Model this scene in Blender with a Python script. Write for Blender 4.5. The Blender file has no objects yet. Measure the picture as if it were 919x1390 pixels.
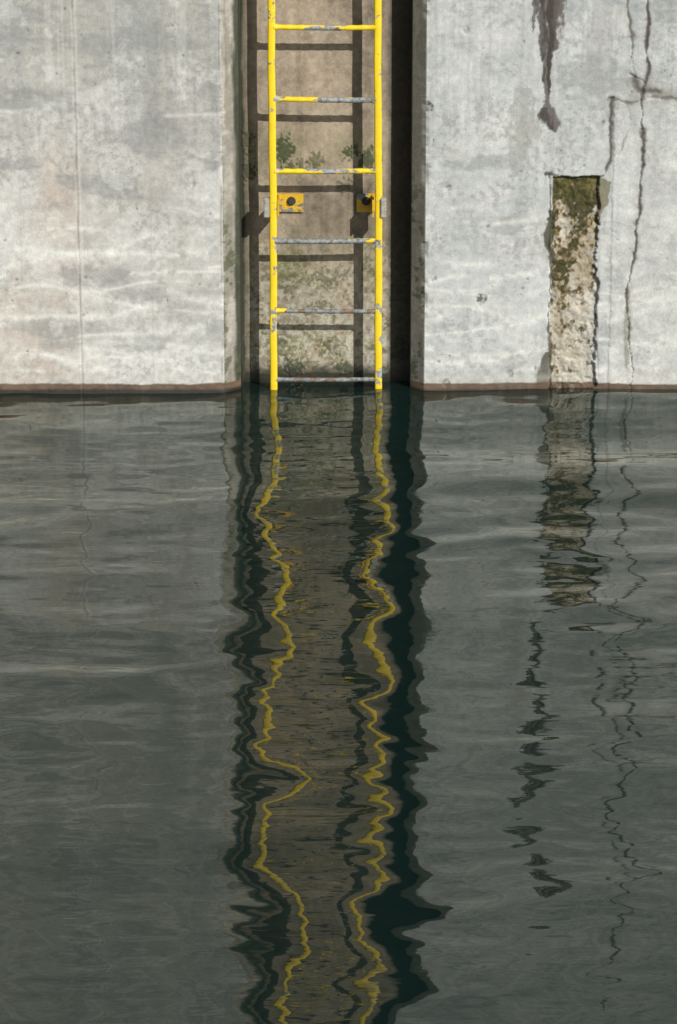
import bpy, bmesh, math, numpy as np
from mathutils import Vector

rng = np.random.RandomState(7)
# ------------------------------------------------------------------ camera numbers
F = 4640.0; CX, CY, CZ = 0.058, -14.0, 3.8
PITCH = math.atan(CZ/14.0) + math.atan(162.0/F)
cp, sp = math.cos(PITCH), math.sin(PITCH)

def P(px, py, Y=0.0):
    """survey helper: photo measurement -> metres on the wall plane y=Y"""
    a = (px-459.5)/F; b = -(py-695.0)/F
    d = (a, cp + b*sp, -sp + b*cp)
    t = (Y-CY)/d[1]
    return (CX+d[0]*t, CZ+d[2]*t)

# ------------------------------------------------------------------ noise
def vnoise(x, y, seed):
    r = np.random.RandomState(seed); T = r.rand(256, 256)
    xf = np.floor(x); yf = np.floor(y)
    xi = xf.astype(np.int64) % 256; yi = yf.astype(np.int64) % 256
    fx = x-xf; fy = y-yf
    fx = fx*fx*fx*(fx*(fx*6-15)+10); fy = fy*fy*fy*(fy*(fy*6-15)+10)
    x1 = (xi+1) % 256; y1 = (yi+1) % 256
    return (T[xi, yi]*(1-fx)+T[x1, yi]*fx)*(1-fy)+(T[xi, y1]*(1-fx)+T[x1, y1]*fx)*fy

def fbm(x, y, o, seed):
    s = 0; a = 1; n = 0
    for i in range(o):
        s = s + a*vnoise(x*2**i+13.7*i+500, y*2**i+7.3*i+500, seed+i); n += a; a *= .6
    return s/n          # ~0.5 mean

def ss(a, b, x):
    t = np.clip((x-a)/(b-a), 0, 1); return t*t*(3-2*t)

def seg_dist(x, z, pts):
    d = np.full(x.shape, 1e9)
    for (ax, az), (bx, bz) in zip(pts[:-1], pts[1:]):
        vx, vz = bx-ax, bz-az; L = vx*vx+vz*vz+1e-12
        t = np.clip(((x-ax)*vx+(z-az)*vz)/L, 0, 1)
        d = np.minimum(d, np.hypot(x-ax-t*vx, z-az-t*vz))
    return d

def grid_mesh(name, X, Y, Z):
    nu, nv = X.shape
    me = bpy.data.meshes.new(name)
    co = np.stack([X, Y, Z], -1).reshape(-1, 3).astype(np.float32)
    i = np.arange(nu*nv).reshape(nu, nv)
    q = np.stack([i[:-1, :-1], i[1:, :-1], i[1:, 1:], i[:-1, 1:]], -1).reshape(-1, 4).astype(np.int32)
    me.vertices.add(len(co)); me.vertices.foreach_set("co", co.ravel())
    me.loops.add(q.size); me.loops.foreach_set("vertex_index", q.ravel())
    me.polygons.add(len(q)); me.polygons.foreach_set("loop_start", np.arange(0, q.size, 4, dtype=np.int32))
    me.polygons.foreach_set("loop_total", np.full(len(q), 4, dtype=np.int32))
    me.update(calc_edges=True)
    me.polygons.foreach_set("use_smooth", np.ones(len(q), dtype=bool))
    ob = bpy.data.objects.new(name, me); bpy.context.scene.collection.objects.link(ob)
    return ob

def spaced(lo, hi, step, far_lo, far_hi, g=1.25, mx=1e9):
    mid = list(np.arange(lo, hi+step*.5, step)); a = []; s = step; p = mid[0]
    while p > far_lo:
        s = min(s*g, mx); p = max(p-s, far_lo); a.append(p)
    b = []; s = step; p = mid[-1]
    while p < far_hi:
        s = min(s*g, mx); p = min(p+s, far_hi); b.append(p)
    return np.array(a[::-1]+mid+b)

def new_mat(name):
    m = bpy.data.materials.new(name); m.use_nodes = True
    nt = m.node_tree; return m, nt, nt.nodes["Principled BSDF"]

# ------------------------------------------------------------------ wall
DEP = 0.176; CH = 0.058
xl = P(303, 300)[0]; xr = P(577, 300)[0]
step = 0.0038
left = spaced(-1.62, xl, step, -40, xl); left = left[left < xl-step*.4]
right = spaced(xr, 1.72, step, xr, 40); right = right[right > xr+step*.4]
prof = [(x, 0.0, 0) for x in left]
n = 14
prof += [(xl+CH*t*1.15, CH*t, 1) for t in np.linspace(0, 1, n)]
xa = xl+CH*1.15; xb = xr-CH
prof += [(xa+0.004*t, CH+(DEP-CH)*t, 2) for t in np.linspace(0, 1, 26)[1:]]
xa2 = xa+.004
prof += [(x, DEP, 3) for x in np.arange(xa2+step, xb-step*.4, step)]
prof += [(xb, DEP-(DEP-CH)*t, 4) for t in np.linspace(0, 1, 26)]
prof += [(xb+CH*t, CH-CH*t, 5) for t in np.linspace(0, 1, n)[1:]]
prof += [(x, 0.0, 6) for x in right]
prof = np.array(prof)
TOP = 5.0
zs = spaced(-0.06, 1.86, step, -2.0, TOP, 1.2, 0.03)
U, V = np.meshgrid(np.arange(len(prof)), zs, indexing='ij')
X = prof[:, 0][U].copy(); Y = prof[:, 1][U].copy(); Z = V.copy(); ID = prof[:, 2][U]
front = (ID == 0) | (ID == 6)
recess = (ID >= 2) & (ID <= 4)
cham = (ID == 1) | (ID == 5)

def pl(*pts): return [P(a, b) for a, b in pts]
wx = X+0.010*(fbm(X*14, Z*14, 3, 11)-.5)*2+0.005*(fbm(X*60, Z*60, 2, 15)-.5)*2
wz = Z+0.010*(fbm(X*14, Z*14, 3, 12)-.5)*2+0.005*(fbm(X*60, Z*60, 2, 16)-.5)*2

def mixc(C, col, m):
    return C*(1-m[..., None])+np.array(col)*m[..., None]

n1 = fbm(X*1.6, Z*1.6, 5, 21); n2 = fbm(X*7, Z*5, 4, 31); n3 = fbm(X*40, Z*40, 3, 41)
nv_ = fbm(X*22, Z*1.1, 4, 51); nf = fbm(X*120, Z*120, 2, 61)
nh = fbm(X*2.2, Z*16, 4, 71)
def M(px): return P(px, 300)[0]
def H(py): return P(460, py)[1]

C = np.zeros(X.shape+(3,)); C[:] = (0.420, 0.420, 0.402)
val = 1+0.38*(n1-.5)*2+0.26*(n2-.5)*2+0.18*(nv_-.5)*2+0.15*(n3-.5)*2+0.16*(nf-.5)+0.18*(nh-.5)
C *= val[..., None]
C = mixc(C, (0.37, 0.41, 0.42), 0.42*(X > 0))
# greyer, dirtier upper left, warm lower left
C = mixc(C, (0.29, 0.30, 0.28), .62*ss(H(200), H(60), Z+.16*(n1-.5)*2)*(X < 0))
warm = ss(.42, .6, fbm(X*3, Z*1.2, 4, 81))*ss(M(160), M(40), X)*ss(H(120), H(260), Z)
C = mixc(C, (0.43, 0.355, 0.29), .50*warm)
warm2 = np.exp(-((X-M(75))/.12)**2)*ss(H(130), H(280), Z)*(0.4+nv_*.8)
C = mixc(C, (0.36, 0.28, 0.22), .48*np.clip(warm2, 0, 1))
C = mixc(C, (0.39, 0.365, 0.325), .45*ss(.46, .65, fbm(X*5, Z*2, 4, 83))*(X < 0))
# broad smears where the shutter boards were scrubbed
sm = ss(.52, .66, fbm(X*3+Z*2, Z*8, 5, 91)); C = mixc(C, (0.215, 0.225, 0.22), .52*sm*front)
sm = ss(.55, .64, fbm(X*7, Z*8, 5, 95)); C = mixc(C, (0.54, 0.54, 0.52), .45*sm*front)
sm = ss(.55, .62, fbm(X*60, Z*60, 3, 93))*ss(.45, .6, fbm(X*6, Z*6, 3, 94)); C = mixc(C, (0.26, 0.255, 0.235), .50*sm*front)
sm = ss(.57, .66, fbm(X*34, Z*1.6, 4, 195)); C = mixc(C, (0.27, 0.275, 0.27), .28*sm*front*ss(H(420), H(60), Z))
sm = ss(.58, .66, fbm(X*30, Z*1.2, 4, 196)); C = mixc(C, (0.54, 0.54, 0.52), .22*sm*front*ss(H(300), H(60), Z))
C = mixc(C, (0.22, 0.22, 0.21), .50*np.exp(-((Z-H(128)-.05*(n1-.5))/.030)**2)*ss(.38, .6, fbm(X*6, Z*10, 3, 97))*(X < 0))
C = mixc(C, (0.58, 0.57, 0.54), .45*np.exp(-((Z-H(150)-.07*(n1-.5))/.009)**2)*ss(.42, .6, fbm(X*6, Z*10, 3, 197))*(X < 0))
# wavy sunlight thrown up by the water, painted as pale lines in the albedo
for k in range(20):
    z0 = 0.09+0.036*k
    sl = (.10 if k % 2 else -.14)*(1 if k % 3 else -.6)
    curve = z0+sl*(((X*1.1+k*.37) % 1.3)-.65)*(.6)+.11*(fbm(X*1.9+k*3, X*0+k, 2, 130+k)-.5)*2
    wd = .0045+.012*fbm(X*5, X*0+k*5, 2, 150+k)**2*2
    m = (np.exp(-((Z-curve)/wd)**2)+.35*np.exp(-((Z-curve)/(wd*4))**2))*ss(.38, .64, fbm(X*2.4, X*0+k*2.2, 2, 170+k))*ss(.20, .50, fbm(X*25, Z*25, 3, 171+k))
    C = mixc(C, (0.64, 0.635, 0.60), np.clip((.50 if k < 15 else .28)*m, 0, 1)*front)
D = np.zeros(X.shape)
D += 0.0022*(n2-.5)+0.0012*(n3-.5)
# scratches, board lines, thin runs
r4 = np.random.RandomState(17)
for i in range(130):
    vert = i % 3 == 0
    a, b = P(r4.uniform(-30, 950), r4.uniform(-100, 500)); L = r4.uniform(.04, .30)
    th = r4.normal(math.pi/2, .03) if vert else r4.normal(0, .35)
    a2, b2 = a+L*math.cos(th), b+L*math.sin(th)
    sel = (X > min(a, a2)-.02) & (X < max(a, a2)+.02) & (Z > min(b, b2)-.02) & (Z < max(b, b2)+.02) & front
    if not sel.any(): continue
    d = seg_dist(wx[sel], wz[sel], [(a, b), (a2, b2)]); w_ = r4.uniform(.0014, .0035)
    m = np.exp(-(d/w_)**2)*r4.uniform(.10, .32)*ss(.35, .6, n2[sel]+.3*(n3[sel]-.5))
    col = np.array((.58, .58, .55) if r4.rand() < .5 else (.17, .165, .15))
    C[sel] = C[sel]*(1-m[:, None])+col*m[:, None]
d = seg_dist(X+.004*(fbm(X*0, Z*12, 3, 99)-.5), Z, pl((97, -400), (97.5, 0), (112, 533), (113, 560)))
m = np.exp(-(d/.0045)**2); C = mixc(C, (0.17, 0.155, 0.135), .55*m*ss(.3, .65, fbm(X*3, Z*9, 3, 98))); D += .002*m
C = mixc(C, (0.56, 0.55, 0.52), .35*np.exp(-((d-.012)/.006)**2)*(X > M(105)))
d = np.abs(X-M(300)-.006*(fbm(X*0, Z*9, 4, 101)-.5)*2)
m = np.exp(-(d/.0030)**2); C = mixc(C, (0.20, 0.175, 0.15), .75*m*ss(.38, .52, fbm(X*0, Z*8, 3, 102)))
for xx in (M(28), M(-120), M(205)):
    d = np.abs(X-xx-.003*(fbm(X*0, Z*7, 3, 104)-.5)*2)
    C = mixc(C, (0.28, 0.275, 0.26), .25*np.exp(-(d/.003)**2))
r2 = np.random.RandomState(5)
for _ in range(140):
    px = r2.uniform(-20, 940); py = r2.uniform(-150, 500); r = r2.uniform(.0022, .0058)
    a, b = P(px, py)
    sel = (np.abs(X-a) < .03) & (np.abs(Z-b) < .03) & front
    dd = np.hypot(wx[sel]-a, wz[sel]-b); m = np.exp(-(dd/r)**2)
    C[sel] = C[sel]*(1-.6*m[:, None]); D[sel] += .003*m
for px, py, r, s in ((581, 145, .027, .9), (653, 406, .027, .75), (606, 520, .02, .7), (692, 508, .018, .7), (262, 250, .012, .3), (608, 255, .012, .4), (632, 40, .02, .25)):
    a, b = P(px, py); dd = np.hypot(X-a, Z-b)+.010*(n3-.5)*2
    m = ss(r, r*.7, dd)*(.35+.9*ss(.4, .6, fbm(X*90, Z*90, 2, 111))); C = mixc(C, (0.09, 0.10, 0.08), np.clip(s*m, 0, 1)); D += .003*ss(r, r*.6, dd)
def stain(pts, wids, col, s, seed, ns=30, rag=1.1):
    global C
    p = [P(*q) for q in pts]; zz = np.array([q[1] for q in p])[::-1]; xx = np.array([q[0] for q in p])[::-1]; ww = np.array(wids)[::-1]
    cx = np.interp(Z, zz, xx); w = np.interp(Z, zz, ww)*(Z > zz[0])*(Z < zz[-1])
    nn = fbm(X*ns, Z*ns*.4, 4, seed)
    m = ss(1.25, .75, np.abs(wx-cx)/np.maximum(w, 1e-4)+rag*(nn-.5)*2)*(w > 0)
    C = mixc(C, col, s*m*front); return m
stain([(744, -170), (744, -60), (745, 0), (747, 22), (748, 52), (745, 75), (743, 105), (741, 130), (742, 146), (744, 158), (752, 170), (756, 180)],
      [.01, .045, .058, .044, .036, .020, .014, .011, .022, .040, .034, .004], (0.085, 0.072, 0.062), .88, 201, 46, .9)
stain([(733, -110), (735, 0), (738, 70), (738, 112)], [.004, .014, .012, .004], (0.05, 0.043, 0.036), .85, 205)
stain([(746, -100), (748, 0), (747, 60), (745, 100), (744, 130)], [.004, .014, .010, .008, .004], (0.04, 0.034, 0.03), .85, 206)
stain([(726, -100), (726, 10), (725, 45)], [.004, .010, .003], (0.08, 0.07, 0.06), .8, 207)
stain([(755, -100), (754, 10), (752, 70)], [.004, .010, .003], (0.08, 0.07, 0.06), .8, 208)
stain([(738, 146), (742, 158), (749, 176)], [.012, .024, .014], (0.04, 0.034, 0.03), .7, 218, 60)
stain([(710, 120), (708, 180), (700, 240)], [.03, .06, .02], (0.28, 0.285, 0.26), .6, 209, 60)
stain([(815, 0), (812, 60), (815, 150)], [.05, .07, .02], (0.29, 0.295, 0.285), .5, 210, 40)
blk = ss(0, .004, wx-M(830))*ss(0, .004, P(832, 135)[1]-wz)
C = mixc(C, (0.45, 0.45, 0.43), .40*blk); C = C*(1+.40*(fbm(X*18, Z*12, 4, 301)-.5)[..., None]*blk[..., None])
D -= .003*blk
def crack(pts, w, s, dep, seed, halo=.012, col=(0.045, 0.042, 0.036)):
    global C, D
    d = seg_dist(wx, wz, pl(*pts)); nn = fbm(X*10, Z*10, 3, seed)
    ww = w*(.25+1.6*ss(.3, .7, nn))
    m = np.exp(-(d/ww)**2)*front; C = mixc(C, (0.22, 0.20, 0.165), .6*s*np.exp(-(d/halo)**2)*front*ss(.35, .6, nn))
    C = mixc(C, col, np.clip(s*m, 0, 1)); D += dep*m
crack([(878, -500), (876, -60), (880, 30), (876, 62), (880, 100), (870, 140), (874, 200), (866, 290), (860, 350), (851, 400), (853, 460), (858, 500), (857, 560)], .0045, .90, .008, 401, .018)
crack([(858, -80), (852, 10), (858, 60), (860, 105), (876, 112)], .004, .7, .005, 403, .02)
crack([(826, 134), (848, 140), (880, 132), (919, 136), (980, 130)], .0045, .7, .005, 405, .022)
crack([(830, 135), (829, 170), (828, 215), (818, 240)], .0045, .85, .006, 407)
crack([(850, 140), (858, 165), (840, 210)], .002, .5, .003, 409)
crack([(812, 245), (812, 330), (810, 420), (812, 540)], .0020, .35, .002, 411)
crack([(855, 100), (868, 122), (895, 126)], .007, .7, .007, 413, .04)
crack([(832, 300), (860, 310), (915, 305)], .002, .25, .001, 415)
# niche (scabbled pocket)
nx0, nx1 = M(749), P(812, 300)[0]; nz1 = P(780, 240)[1]
ex = .006*(fbm(X*25, Z*25, 4, 501)-.5)*2
inn = ss(nx0-.001, nx0+.003, X+ex)*ss(nx1+.004, nx1-.004, X+ex*2.8)*ss(nz1+.0025, nz1-.0025, Z+ex*1.2)
D += inn*(.018+.008*(n3-.5)*2)
mm = fbm(X*26, Z*18, 4, 511); mf = fbm(X*70, Z*55, 4, 513)
Cn = np.ones(X.shape+(3,))*np.array((0.42, 0.39, 0.325))*(1+.5*(n3-.5)+.6*(n2-.5)+.4*(mf-.5))[..., None]
zt = nz1-Z
u = (X-nx0)/(nx1-nx0)
Cn = mixc(Cn, (0.37, 0.37, 0.35), .6*ss(.5, .9, u+.5*(mm-.5)))
Cn = mixc(Cn, (0.25, 0.13, 0.045), .85*ss(.48, .58, .5*mm+.5*mf)*ss(.60, .2, zt))
Cn = mixc(Cn, (0.25, 0.195, 0.11), .6*ss(.46, .60, fbm(X*20, Z*8, 4, 515))*ss(.95, .4, zt))
diag = np.exp(-((u-(.88-1.5*zt))/.22)**2)*ss(.50, .38, zt)
foot = .5*np.exp(-((u-.35)/.2)**2)*np.exp(-((zt-.47)/.06)**2)
lft = np.exp(-(u/.10)**2)
cov = .55*mf+.45*mm-.130+.24*diag+.24*ss(.17, .07, zt)+.18*foot+.08*lft-.05*ss(.5, .8, zt)
mo = ss(.47, .54, cov)
Cn = mixc(Cn, (0.13, 0.09, 0.03), .75*ss(.40, .47, cov))
Cn = mixc(Cn, (0.042, 0.040, 0.016), .92*mo)
topm = ss(.13, .085, zt+.07*(mm-.5))
Cn = mixc(Cn, (0.105, 0.085, 0.025), .85*topm*ss(.34, .52, fbm(X*50, Z*50, 3, 523)))
Cn = mixc(Cn, (0.040, 0.045, 0.015), .85*topm*ss(.45, .54, fbm(X*70, Z*70, 3, 527)))
C = C*(1-inn[..., None])+Cn*inn[..., None]
crack([(746, 236), (747, 330), (745, 420), (746, 520), (746, 560)], .0045, .9, .008, 531, .012)
crack([(741, 238), (780, 240), (818, 240)], .0035, .9, .006, 533, .008)
stain([(749, 285), (745, 320), (747, 350)], [.008, .020, .004], (0.05, 0.05, 0.03), .9, 541)
stain([(742, 478), (741, 500), (742, 560)], [.006, .035, .040], (0.06, 0.055, 0.035), .85, 543)
stain([(806, 238), (820, 248), (818, 262), (812, 300)], [.01, .035, .030, .004], (0.13, 0.11, 0.05), .8, 545, 45)
stain([(852, 415), (852, 445), (850, 500)], [.008, .02, .006], (0.12, 0.12, 0.08), .5, 547, 60)

# ---- recess colouring
ramp = fbm(X*5, Z*4, 5, 601); r3 = fbm(X*30, Z*24, 4, 611); r5 = fbm(X*75, Z*75, 3, 615)
Cr = np.ones(X.shape+(3,))*np.array((0.255, 0.210, 0.155))
Cr *= (1+.60*(ramp-.5)*2+.50*(r3-.5)+.60*(nv_-.5)+.45*(r5-.5))[..., None]
low = ss(H(300), H(470), Z)
Cr = mixc(Cr, (0.30, 0.285, 0.225), .6*low*ss(.4, .6, fbm(X*12, Z*12, 4, 613)))
gx = np.exp(-((X-M(432))/.17)**2)
g = ss(.46, .64, .6*fbm(X*16, Z*13, 4, 621)+.4*r5+.08*gx)*(np.exp(-((Z-H(375))/.10)**2)+.9*np.exp(-((Z-H(480))/.10)**2)+.35*np.exp(-((Z-H(210))/.1)**2))
Cr = mixc(Cr, (0.150, 0.155, 0.065), .72*np.clip(g, 0, 1))
g = ss(.50, .60, .45*r5+.55*fbm(X*22, Z*22, 4, 631))*ss(H(230), H(400), Z)
Cr = mixc(Cr, (0.095, 0.085, 0.048), .70*g)
g = ss(.53, .60, fbm(X*60, Z*60, 3, 637))*low; Cr = mixc(Cr, (0.44, 0.43, 0.36), .60*g)
for px, py, r, s in ((386, 203, .055, .85), (393, 228, .035, .7), (430, 218, .040, .5), (410, 222, .03, .4), (475, 205, .04, .8), (500, 215, .05, .8), (470, 250, .035, .4), (336, 230, .05, .9), (545, 475, .05, .7), (335, 190, .05, .8), (440, 375, .045, .3), (455, 470, .05, .3), (380, 470, .05, .4), (400, 500, .05, .6), (470, 500, .04, .6)):
    a, b = P(px, py, DEP); dd = np.hypot(X-a, (Z-b)*.8)
    q = dd/r*.42+.35*(fbm(X*40, Z*40, 3, 641))+.75*fbm(X*95, Z*80, 3, 643)-.42
    m = ss(.46, .30, q)*(dd < r*1.5); mh = ss(.62, .38, q)*(dd < r*1.6)
    Cr = mixc(Cr, (0.12, 0.135, 0.055), .5*s*mh); Cr = mixc(Cr, (0.034, 0.048, 0.020), s*m); D -= .004*m*recess
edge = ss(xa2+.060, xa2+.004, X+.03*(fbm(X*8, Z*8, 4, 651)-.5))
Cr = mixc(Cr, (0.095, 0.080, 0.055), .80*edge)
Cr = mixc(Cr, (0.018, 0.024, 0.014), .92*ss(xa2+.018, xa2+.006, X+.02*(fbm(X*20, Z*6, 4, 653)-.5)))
Cr = mixc(Cr, (0.035, 0.035, 0.026), .88*ss(M(522), M(534), X+.02*(r3-.5)))  # cast shadow on the right of the back wall, deepened in the albedo
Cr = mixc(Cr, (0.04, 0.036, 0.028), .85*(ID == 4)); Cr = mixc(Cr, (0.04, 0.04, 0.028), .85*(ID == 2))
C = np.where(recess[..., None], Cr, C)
# chamfers
Cc = np.ones(X.shape+(3,))*np.array((0.31, 0.29, 0.255))*(1+.5*(r3-.5)+.6*(ramp-.5)+.7*(nv_-.5)+.4*(r5-.5))[..., None]
Cc = mixc(Cc, (0.15, 0.14, 0.105), .60*ss(.45, .62, fbm(X*30, Z*4, 5, 661)))
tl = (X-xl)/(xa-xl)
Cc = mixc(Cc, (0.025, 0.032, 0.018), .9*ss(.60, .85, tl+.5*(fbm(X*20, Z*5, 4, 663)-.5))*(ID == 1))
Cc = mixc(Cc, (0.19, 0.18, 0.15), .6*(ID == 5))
Cc = mixc(Cc, (0.07, 0.08, 0.04), .8*ss(.54, .62, .6*fbm(X*30, Z*14, 3, 665)+.4*r5)*ss(H(150), H(330), Z))
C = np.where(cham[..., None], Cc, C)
arr = np.exp(-((X-xl)/.010)**2)+np.exp(-((X-xr)/.010)**2)
D += np.where(recess, 0, arr*.010*ss(.42, .72, fbm(X*0+3, Z*13, 5, 671)))
C = mixc(C, (0.54, 0.53, 0.49), .55*np.clip(arr, 0, 1)*ss(.42, .56, fbm(X*30, Z*14, 4, 673))*front)
# tide band
tz = .040+.008*(fbm(X*5, X*0, 4, 701)-.5)*2+.006*(n3-.5)
band = ss(tz+.003, tz-.003, Z)
C = mixc(C, (0.48, 0.46, 0.41), .35*np.exp(-((Z-tz-.02)/.02)**2)*front)
bc = np.ones(X.shape+(3,))*np.array((0.120, 0.078, 0.050))*(.6+.7*n2+.6*(n3-.5))[..., None]
bc = mixc(bc, (0.022, 0.020, 0.015), ss(.022, .008, Z+.012*(n2-.5)))
C = C*(1-.95*band[..., None])+bc*.95*band[..., None]
C = mixc(C, (0.02, 0.025, 0.018), .85*ss(.10, .03, Z+.05*(r3-.5))*recess)
C = np.clip(C, .008, .8)

Y2 = Y+D*np.where(recess & ((ID == 2) | (ID == 4)), 0, 1)
X2 = X+np.where(ID == 2, .004*(n2-.5), 0)
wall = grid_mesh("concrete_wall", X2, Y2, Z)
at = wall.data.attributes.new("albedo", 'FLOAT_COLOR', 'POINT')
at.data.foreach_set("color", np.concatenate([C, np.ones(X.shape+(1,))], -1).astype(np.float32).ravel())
wet = np.clip(band+ .8*ss(.16, .04, Z)*recess, 0, 1)
aw = wall.data.attributes.new("wet", 'FLOAT', 'POINT'); aw.data.foreach_set("value", wet.astype(np.float32).ravel())

m, nt, bs = new_mat("weathered_concrete")
N = nt.nodes; Lk = nt.links
A = N.new("ShaderNodeAttribute"); A.attribute_name = "albedo"
W = N.new("ShaderNodeAttribute"); W.attribute_name = "wet"
tc = N.new("ShaderNodeTexCoord")
def noise(sc, det=6, rough=.6, vec=None):
    t = N.new("ShaderNodeTexNoise"); t.inputs["Scale"].default_value = sc; t.inputs["Detail"].default_value = det
    t.inputs["Roughness"].default_value = rough; Lk.new(vec or tc.outputs["Object"], t.inputs["Vector"]); return t
def mrange(src, a, b, c, d_):
    r = N.new("ShaderNodeMapRange"); r.inputs[1].default_value = a; r.inputs[2].default_value = b
    r.inputs[3].default_value = c; r.inputs[4].default_value = d_; Lk.new(src, r.inputs[0]); return r.outputs[0]
def mul(a, b):
    r = N.new("ShaderNodeMath"); r.operation = 'MULTIPLY'; Lk.new(a, r.inputs[0]); Lk.new(b, r.inputs[1]); return r.outputs[0]
f1 = mrange(noise(230, 3, .7).outputs[0], .3, .7, .84, 1.16)
f2 = mrange(noise(34, 6, .65).outputs[0], .3, .7, .84, 1.16)
f = mul(f1, f2)
vm = N.new("ShaderNodeVectorMath"); vm.operation = 'SCALE'; Lk.new(A.outputs["Color"], vm.inputs[0]); Lk.new(f, vm.inputs["Scale"])
Lk.new(vm.outputs[0], bs.inputs["Base Color"])
Lk.new(mrange(W.outputs["Fac"], 0, 1, .9, .35), bs.inputs["Roughness"])
bs.inputs["Specular IOR Level"].default_value = .3
bp = N.new("ShaderNodeBump"); bp.inputs["Strength"].default_value = .5; bp.inputs["Distance"].default_value = .003
Lk.new(noise(90, 6, .7).outputs[0], bp.inputs["Height"]); Lk.new(bp.outputs[0], bs.inputs["Normal"])
wall.data.materials.append(m)

# ------------------------------------------------------------------ quay deck above the wall (out of frame)
qx = np.linspace(-40, 40, 81); qy = np.linspace(0.0, 40, 41)
QX, QY = np.meshgrid(qx, qy, indexing='ij')
deck = grid_mesh("unseen_quay_pavement", QX, QY, np.full(QX.shape, TOP-.001)); deck.data.materials.append(m)
ca = deck.data.attributes.new("albedo", 'FLOAT_COLOR', 'POINT')
ca.data.foreach_set("color", np.tile(np.array([.33, .32, .3, 1], dtype=np.float32), QX.size))

# ------------------------------------------------------------------ water
wxs = spaced(-1.70, 1.80, .0125, -250, 250, 1.25)
wys = spaced(-7.2, 0.25, .0115, -400, 0.3, 1.25)
GX, GY = np.meshgrid(wxs, wys, indexing='ij')
Hh = np.zeros(GX.shape)
rw = np.random.RandomState(23)
S = np.clip(.06-GY, 0, 1e9)
for fam, (nw, l0, l1, spread, sl) in enumerate(((26, .55, 1.5, .36, .0088), (40, .20, .50, .36, .0074), (44, .085, .19, .34, .0050))):
    mod = .45+1.1*ss(.32, .68, fbm(GX*(.9+.5*fam)+fam*9, GY*(.8+.3*fam), 3, 801+fam))
    acc = 0
    for i in range(nw):
        lam = math.exp(rw.uniform(math.log(l0), math.log(l1))); k = 2*math.pi/lam
        th = rw.normal(0, spread); kx = k*math.sin(th); ky = k*math.cos(th)
        acc = acc+sl/k*np.sin(kx*GX+ky*GY+rw.uniform(0, 6.28))
    cen = np.exp(-((GX-0.0)/.50)**2)
    if fam == 0: mod = mod/(1+(S/4.8)**2)*(1-.45*cen)
    if fam == 1: mod = mod/(1+(S/6.5)**2)*(1-.50*cen)
    if fam == 2: mod = mod*(.65+.35*np.exp(-(S/1.2)**2))*(1-.50*cen)
    Hh += acc*mod
def track(pts, x0, x1):
    py = np.array([p[0] for p in pts], float); pxv = np.array([p[1] for p in pts], float)
    yy = np.arange(533, 1480, 2.0); v = np.interp(yy, py, pxv)
    ker = np.exp(-(np.arange(-12, 13)/4.0)**2); ker /= ker.sum(); v = np.convolve(np.pad(v, 12, 'edge'), ker, 'valid')
    th = PITCH+np.arctan((yy-695)/F); s = 14.056-CZ/np.tan(th)
    base = x0+(x1-x0)*(yy-533)/767.0
    slant = CZ/np.sin(th)+s/np.cos(th)
    dx = (v-base)*slant*cp/F*1.02
    hx = dx/(2*np.tan(th)*np.maximum(s, .35))
    xp = CX+(v-459.5)/F*(CZ/np.sin(th))
    return s, hx, xp
TL = [(533, 372), (575, 374), (605, 381), (640, 374), (690, 360), (720, 362), (755, 383), (785, 391), (830, 374), (880, 402), (940, 362), (985, 366), (1028, 346), (1040, 390), (1052, 426), (1066, 421), (1090, 375), (1140, 362), (1200, 395), (1250, 405), (1275, 409), (1300, 401), (1360, 384), (1400, 391), (1480, 385)]
TR = [(533, 515), (600, 515), (640, 513), (680, 524), (715, 530), (765, 502), (790, 510), (825, 532), (850, 503), (880, 510), (905, 542), (950, 512), (1000, 505), (1055, 525), (1100, 531), (1135, 536), (1175, 524), (1210, 495), (1250, 492), (1300, 499), (1360, 514), (1400, 505), (1480, 510)]
for s_, h_, x_ in (track(TL, 373, 379), track(TR, 514, 510)):
    s1 = S[0]; gg = np.interp(s1, s_, h_); xx = np.interp(s1, s_, x_)
    xc = np.convolve(np.pad(xx, 10, 'edge'), np.ones(21)/21, 'valid')
    xi = GX-xc[None, :]
    fade = np.exp(-(GY[0]/9)**4)[None, :]
    Hh += np.exp(-(xi/.16)**2)*xi*gg[None, :]*fade*1.08
farf = np.exp(-(np.maximum(np.abs(GX)-1.9, 0)/3)**2)*np.exp(-(np.maximum(-GY-7.5, 0)/3)**2)
water = grid_mesh("water", GX, GY, Hh*farf)
m = bpy.data.materials.new("harbour_water"); m.use_nodes = True; nt = m.node_tree; N = nt.nodes; Lk = nt.links
N.remove(N["Principled BSDF"]); out = N["Material Output"]
tc = N.new("ShaderNodeTexCoord")
df = N.new("ShaderNodeBsdfDiffuse"); df.inputs[0].default_value = (.0045, .0135, .0120, 1)
gl = N.new("ShaderNodeBsdfGlossy"); gl.inputs["Color"].default_value = (.97, .985, .92, 1); gl.inputs["Roughness"].default_value = .012
fr = N.new("ShaderNodeFresnel"); fr.inputs[0].default_value = 1.54
ms = N.new("ShaderNodeMixShader"); Lk.new(fr.outputs[0], ms.inputs[0]); Lk.new(df.outputs[0], ms.inputs[1]); Lk.new(gl.outputs[0], ms.inputs[2])
Lk.new(ms.outputs[0], out.inputs[0])
mp = N.new("ShaderNodeMapping"); mp.inputs["Scale"].default_value = (.5, 1.7, 1); Lk.new(tc.outputs["Object"], mp.inputs[0])
bp = N.new("ShaderNodeBump"); bp.inputs["Strength"].default_value = .08; bp.inputs["Distance"].default_value = .01
Lk.new(noise(10, 2, .4, mp.outputs[0]).outputs[0], bp.inputs["Height"])
for x in (df, gl, fr): Lk.new(bp.outputs[0], x.inputs["Normal"])
water.data.materials.append(m)

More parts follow.
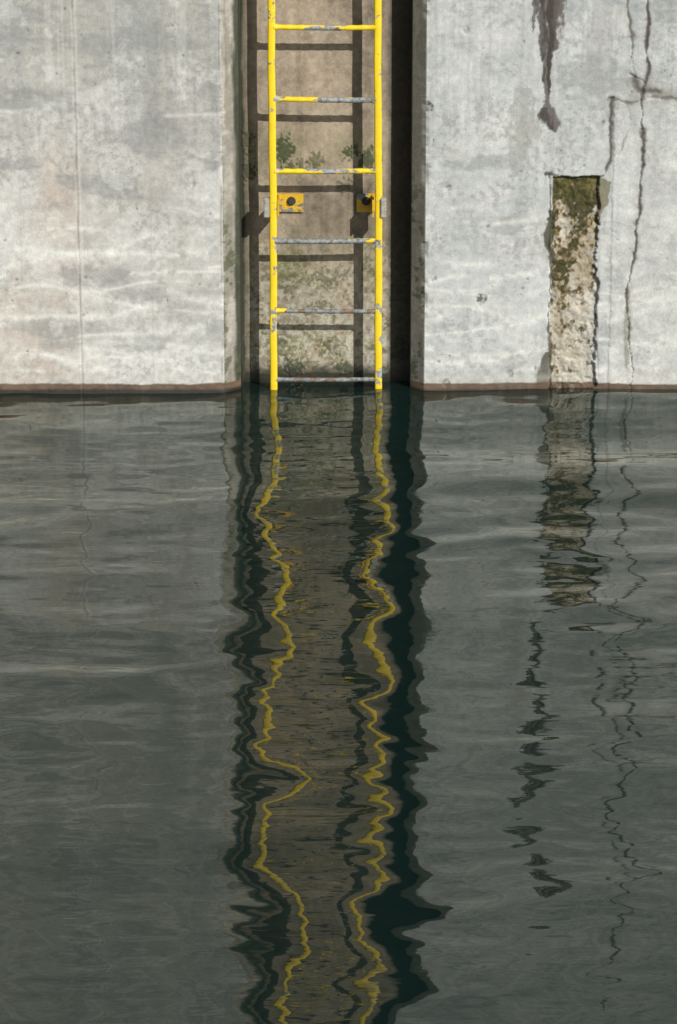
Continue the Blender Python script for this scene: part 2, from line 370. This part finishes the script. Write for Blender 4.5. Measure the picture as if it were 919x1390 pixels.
# ------------------------------------------------------------------ ladder
def paint(name, wear, sx=1.0, rust=.0, off=0.0, dark=1.0, cyel=((.60, .41, .008), (.88, .64, .012))):
    global N, Lk, tc
    m, nt, bs = new_mat(name); N = nt.nodes; Lk = nt.links; tc = N.new("ShaderNodeTexCoord")
    mp = N.new("ShaderNodeMapping"); mp.inputs["Scale"].default_value = (sx, 1, 1); mp.inputs["Location"].default_value = (off, off, 0); Lk.new(tc.outputs["Object"], mp.inputs[0])
    def mix(a, b, fac):
        x = N.new("ShaderNodeMix"); x.data_type = 'RGBA'; Lk.new(fac, x.inputs[0])
        for v, s in ((a, x.inputs[6]), (b, x.inputs[7])):
            if isinstance(v, tuple): s.default_value = v+(1,)
            else: Lk.new(v, s)
        return x.outputs[2]
    n1 = noise(14, 8, .65, mp.outputs[0]).outputs[0]
    n2 = noise(60, 6, .65).outputs[0]; n3 = noise(25, 5, .6).outputs[0]
    yel = mix(cyel[0], cyel[1], n3)
    met = mix((.10*dark, .12*dark, .13*dark), (.36*dark, .38*dark, .38*dark), mrange(n2, .35, .65, 0, 1))
    met = mix(met, (.16, .08, .035), mrange(n3, .6-rust, .66-rust, 0, .8))
    th = .74-.5*wear
    fac = mrange(n1, th, th+.02, 0, 1)
    c = mix(yel, met, fac)
    c = mix(c, (.06, .045, .025), mrange(n2, .66, .70, 0, .8))
    Lk.new(c, bs.inputs["Base Color"]); bs.inputs["Roughness"].default_value = .5
    b = N.new("ShaderNodeBump"); b.inputs["Strength"].default_value = .5; b.inputs["Distance"].default_value = .002; b.invert = True
    Lk.new(fac, b.inputs["Height"]); Lk.new(b.outputs[0], bs.inputs["Normal"])
    return m
pm_rail = paint("yellow_rail_paint", .29, 1)
rung_m = [paint("rung_paint_a", .38, .45, 0, 0.3), paint("rung_paint_b", .52, .45, 0, 1.9), paint("rung_paint_c", .40, .45, 0, 3.1),
          paint("bare_rung_metal", .72, .6, .04, 0, .85), paint("bare_rung_metal_b", .80, .6, .08, 2, .75)]
pm_br = paint("bracket_paint", .38, 1, .08, 0.7, .7, ((.36, .20, .010), (.72, .46, .012)))
def flat(name, col, rough=.6):
    global N, Lk, tc
    m, nt, bs = new_mat(name); N = nt.nodes; Lk = nt.links; tc = N.new("ShaderNodeTexCoord")
    r = N.new("ShaderNodeMix"); r.data_type = 'RGBA'; Lk.new(mrange(noise(70, 6, .7).outputs[0], .35, .65, 0, 1), r.inputs[0])
    r.inputs[6].default_value = tuple(c*.6 for c in col)+(1,); r.inputs[7].default_value = tuple(c*1.3 for c in col)+(1,)
    Lk.new(r.outputs[2], bs.inputs["Base Color"]); bs.inputs["Roughness"].default_value = rough; return m
galv = flat("galvanised_steel", (.33, .32, .28)); boltm = flat("rusty_bolt", (.030, .026, .024))

ladder = bpy.data.objects.new("yellow_ladder", None); bpy.context.scene.collection.objects.link(ladder)
def add(bm, name, mat, smooth=True):
    me = bpy.data.meshes.new(name); bm.to_mesh(me); bm.free()
    if smooth:
        for p in me.polygons: p.use_smooth = True
    ob = bpy.data.objects.new(name, me); bpy.context.scene.collection.objects.link(ob)
    me.materials.append(mat); ob.parent = ladder; return ob
def box(name, cx, cy, cz, sx, sy, sz, mat, bev=.002):
    bm = bmesh.new(); bmesh.ops.create_cube(bm, size=1)
    for v in bm.verts: v.co = Vector((cx+v.co.x*sx, cy+v.co.y*sy, cz+v.co.z*sz))
    bmesh.ops.bevel(bm, geom=bm.edges[:], offset=bev, segments=2, affect='EDGES')
    return add(bm, name, mat, False)
YL = DEP-.120
def rail(name, px_top, px_bot):
    x0, z0 = P(px_bot, 520, YL); x1, z1 = P(px_top, 0, YL)
    bm = bmesh.new(); w, d = .0155, .013; ring = []
    zz = np.linspace(-.7, TOP-.05, 260)
    for z in zz:
        x = x0+(x1-x0)*(z-z0)/(z1-z0)+.0014*math.sin(z*5+px_top)+.0007*math.sin(z*17)
        r = []
        for k in range(16):
            a = 2*math.pi*k/16; c, s = math.cos(a), math.sin(a)
            r.append(bm.verts.new((x+w*math.copysign(abs(c)**.5, c), YL+d*math.copysign(abs(s)**.5, s), z)))
        ring.append(r)
    for a, b in zip(ring[:-1], ring[1:]):
        for k in range(16): bm.faces.new((a[k], a[(k+1) % 16], b[(k+1) % 16], b[k]))
    bm.faces.new(ring[0][::-1]); bm.faces.new(ring[-1])
    add(bm, name, pm_rail); return lambda z: x0+(x1-x0)*(z-z0)/(z1-z0)
RL = rail("rail_left", 368.5, 372); RR = rail("rail_right", 513, 514)
rz = [P(440, py, YL)[1] for py in (37, 135, 232, 327, 422, 515)]
zt = rz[0]; zz = list(rz)
while zt+.305 < TOP-.1: zt += .305; zz.append(zt)
zz += [rz[-1]-.3]
for i, z in enumerate(zz):
    bm = bmesh.new(); n = 40; rings = []
    xA = RL(z)+.008; xB = RR(z)-.008; tilt = rw.uniform(-.003, .003)
    r0 = .0112 if i not in (4, 5) else .0095
    for j in range(n+1):
        t = j/n; r = r0+.0007*math.sin(j*1.3+i)+(.004*max(0, 1-min(t, 1-t)*22))
        sag = -.002*math.sin(math.pi*t)
        rings.append([bm.verts.new((xA+(xB-xA)*t, YL+r*math.cos(a), z+sag+tilt*(t-.5)*2+r*math.sin(a))) for a in np.linspace(0, 2*math.pi, 15)[:-1]])
    for a, b in zip(rings[:-1], rings[1:]):
        for k in range(14): bm.faces.new((a[k], b[k], b[(k+1) % 14], a[(k+1) % 14]))
    mi = {0: 0, 1: 1, 2: 2, 3: 3, 4: 4, 5: 4}.get(i, i % 3)
    add(bm, "rung_%d" % (i+1), rung_m[mi])
for side, (pa, pb, po) in {"left": (375, 412, 362), "right": (484, 510, 520.5)}.items():
    a, z1 = P(pa, 262, DEP); b, z0 = P(pb, 287, DEP); zc = (z0+z1)/2
    xr_ = (RL if side == "left" else RR)(zc)
    box("bracket_plate_"+side, (a+b)/2, DEP-.009, zc, abs(b-a), .010, z1-z0, pm_br)
    xin = xr_+(.022 if side == "left" else -.022)
    box("bracket_arm_"+side, xin, (YL+DEP)/2-.010, zc, .008, DEP-YL+.006, (z1-z0)*.9, pm_br, .001)
    box("clamp_"+side, P(po, 280, YL)[0], YL-.003, P(460, 281, YL)[1], .024, .040, .082, galv, .003)
    bx, bz = P(395.5 if side == "left" else 497, 272, DEP)
    bm = bmesh.new()
    bmesh.ops.create_cone(bm, cap_ends=True, segments=20, radius1=.019, radius2=.018, depth=.004)
    bmesh.ops.create_cone(bm, cap_ends=True, segments=6, radius1=.013, radius2=.0125, depth=.024)
    for v in bm.verts: v.co = Vector((bx+v.co.x, DEP-.017-v.co.z, bz+v.co.y))
    add(bm, "bolt_"+side, boltm, False)

# ------------------------------------------------------------------ light
sd = Vector((-.084, .120, -.100)).normalized()
sun = bpy.data.lights.new("sun", 'SUN'); sun.energy = 5.0; sun.angle = math.radians(.5); sun.color = (1, .965, .90)
so = bpy.data.objects.new("sun", sun); bpy.context.scene.collection.objects.link(so)
so.rotation_euler = sd.to_track_quat('-Z', 'Y').to_euler(); so.location = (5, -8, 8)
to = -sd; el = math.asin(to.z); az = math.atan2(to.x, to.y)
w = bpy.data.worlds.new("World"); bpy.context.scene.world = w; w.use_nodes = True
nt = w.node_tree; sky = nt.nodes.new("ShaderNodeTexSky"); sky.sky_type = 'NISHITA'; sky.sun_disc = False
sky.sun_elevation = el; sky.sun_rotation = az
bg = nt.nodes["Background"]; bg.inputs[1].default_value = .055; nt.links.new(sky.outputs[0], bg.inputs[0])

# ------------------------------------------------------------------ camera
cam = bpy.data.cameras.new("camera"); co = bpy.data.objects.new("camera", cam); bpy.context.scene.collection.objects.link(co)
co.location = (CX, CY, CZ); co.rotation_euler = (math.pi/2-PITCH, 0, 0)
cam.sensor_fit = 'HORIZONTAL'; cam.sensor_width = 36; cam.lens = 36*F/919; cam.clip_end = 2000
bpy.context.scene.camera = co
vs = bpy.context.scene.view_settings; vs.view_transform = 'Standard'; vs.look = 'None'; vs.exposure = 0
